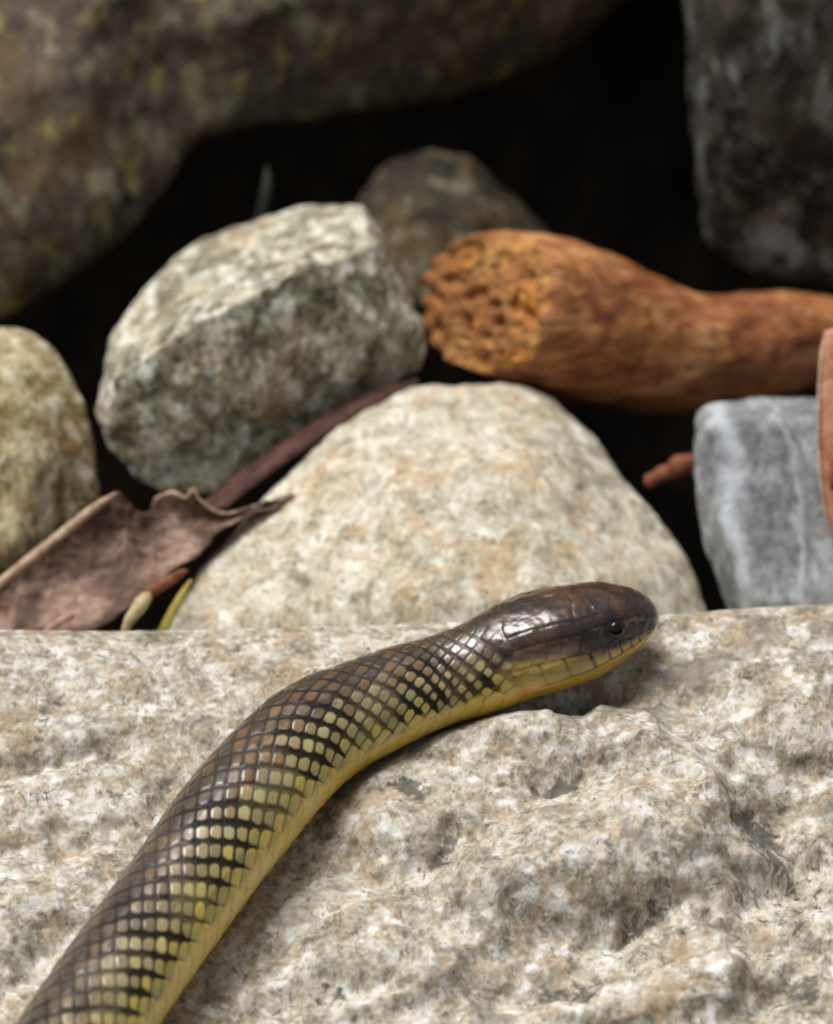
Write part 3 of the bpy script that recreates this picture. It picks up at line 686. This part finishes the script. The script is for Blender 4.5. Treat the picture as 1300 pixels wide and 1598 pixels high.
# belly
yel = mixc(np.ones(HS.shape + (3,)) * c3(246, 206, 56), c3(238, 206, 96), 0.5 + 0.5 * fbm(np.stack([HS.ravel(), deg.ravel(), side.ravel()], 1), 60, 2, 0.5, 8).reshape(HS.shape))
yel = mixc(yel, c3(160, 124, 46), 0.5 * (line(fv, 0.0, 0.06) + line(fv, 1.0, 0.06)))
vth = np.interp(HS, [230, 420, 600], [95, 103, 109]); vcol = sstep(deg + 12 * (h1 - 0.5), vth, vth + 9)
col = mixc(col, yel, vcol)
# head: brown cap, dusky sides, yellow lips and chin
hn = fbm(np.stack([HS.ravel() * 1.0, (np.sin(A)[None] * RR).ravel(), (np.cos(A)[None] * RR).ravel()], 1), 46, 4, 0.6, 18).reshape(HS.shape)
hcol = mixc(np.ones(HS.shape + (3,)) * c3(56, 42, 36), c3(92, 64, 44), sstep(hn, -0.2, 0.4))
hcol = mixc(hcol, c3(44, 32, 28), sstep(hn, -0.05, -0.4) * 0.8)
hcol = mixc(hcol, c3(118, 96, 66), sstep(deg, 66, 84) * sstep(HS, 120, 170) * 0.8)
lipedge = np.interp(HS, [0, 60, 120, 180, 260], [98, 96, 94, 87, 78])
lip = sstep(deg + 5 * hn, lipedge - 9, lipedge + 9)
hcol = mixc(hcol, c3(236, 190, 62), lip)
hcol = mixc(hcol, c3(158, 136, 80), lip * sstep(HS, 105, 165) * sstep(deg, lipedge + 26, lipedge + 6) * 0.85)
hcol = mixc(hcol, c3(200, 170, 84), sstep(deg, 116, 130) * 0.6)
hcol = mixc(hcol, c3(30, 22, 18), np.clip(suture * 0.28 + labial * 0.85 * sstep(HS, 190, 120) + mouth * 0.6 + labial * .4, 0, 1))
nost = np.exp(-((HS - 21) / 4.0) ** 2 - ((deg - 66) / 7) ** 2)
hcol = mixc(hcol, c3(10, 8, 8), nost)
hcol = mixc(hcol, c3(28, 22, 22), sstep(np.hypot(HS - 82, (deg - 70) * 1.25), 34, 20) * 0.8)
hmix = sstep(HS + 26 * hn, 290, 226)
col = mixc(col, hcol, hmix); gloss = gloss * (1 - hmix) + hmix
faces = grid_faces(ns, na, True)
rgba = np.concatenate([np.clip(col, 0, 1), np.clip(gloss, 0, 1)[..., None]], -1).reshape(-1, 4)
def m_skin():
    t = NT('snake_skin'); c = t.attr('skin'); v = t.coord()
    n = t.noise(v, 2.2, 3, 0.6); n2 = t.noise(v, 0.5, 4, 0.6)
    col = t.mix(0.35, c, t.ramp(n, [(0.3, (0.35, 0.35, 0.35, 1)), (0.7, (1, 1, 1, 1))]), 'MULTIPLY')
    al = [q for q in t.n if q.type == 'ATTRIBUTE'][0].outputs['Alpha']
    ro = t.math('ADD', t.rng(n2, 0.3, 0.7, 0.24, 0.40), t.rng(al, 0.0, 1.0, 0.3, 0.0))
    return t.finish(col, ro, n, 0.00008, 0.5, spec=0.75, Specular_IOR_Level=t.rng(al, 0.0, 1.0, 0.15, 0.75), Coat_Weight=t.math('MULTIPLY', al, 0.75), Coat_Roughness=0.2)
M_skin = m_skin()
snake = mesh_obj('snake', V.reshape(-1, 3) * U, faces, M_skin, cols={'skin': rgba},
                 label='brown and yellow snake with black-edged scales stretched across the pale granite rock', category='snake')
# eyes, one on each side of the head
def m_eye():
    t = NT('dark_eye'); v = t.coord(); n = t.noise(v, 1.5, 3, 0.5)
    return t.finish(t.ramp(n, [(0.3, lin(16, 12, 10)), (0.7, lin(40, 26, 18))]), 0.06, spec=0.6)
def m_pupil():
    t = NT('black_pupil'); v = t.coord(); n = t.noise(v, 2, 2, 0.5)
    return t.finish(t.ramp(n, [(0.3, lin(4, 4, 4)), (0.7, lin(10, 9, 9))]), 0.05, spec=0.6)
M_eye, M_pupil = m_eye(), m_pupil()
k = np.argmin(abs(hs - 82))
for s_ in (1, -1):
    a_ = math.radians(68) * s_; j = np.argmin(abs(A - a_))
    pos = V[k, j]; out = pos - C[k]; out /= np.linalg.norm(out)
    v, F, E = ico(5)
    eye = mesh_obj('eye', (pos - out * 9.5 + v * 17) * U, F, M_eye, snake)
    e1 = T[k]; e2 = np.cross(out, e1)
    ringv = [pos - out * 9.5 + out * 17.6]
    for rr_, zz in ((0.2, 17.0), (0.4, 16.2), (0.5, 15.3)):
        for w in np.linspace(0, 2 * math.pi, 24, endpoint=False):
            ringv.append(pos - out * 9.5 + out * (zz + .35) + (e1 * math.cos(w) + e2 * math.sin(w)) * 18 * rr_)
    tf = [(0, 1 + i, 1 + (i + 1) % 24) for i in range(24)]
    for g in (0, 1):
        for i in range(24):
            a0, a1 = 1 + g * 24 + i, 1 + g * 24 + (i + 1) % 24
            tf += [(a0, a0 + 24, a1 + 24), (a0, a1 + 24, a1)]
    pu = mesh_obj('pupil', np.array(ringv) * U, tf, M_pupil, snake)
    pu.parent = eye;
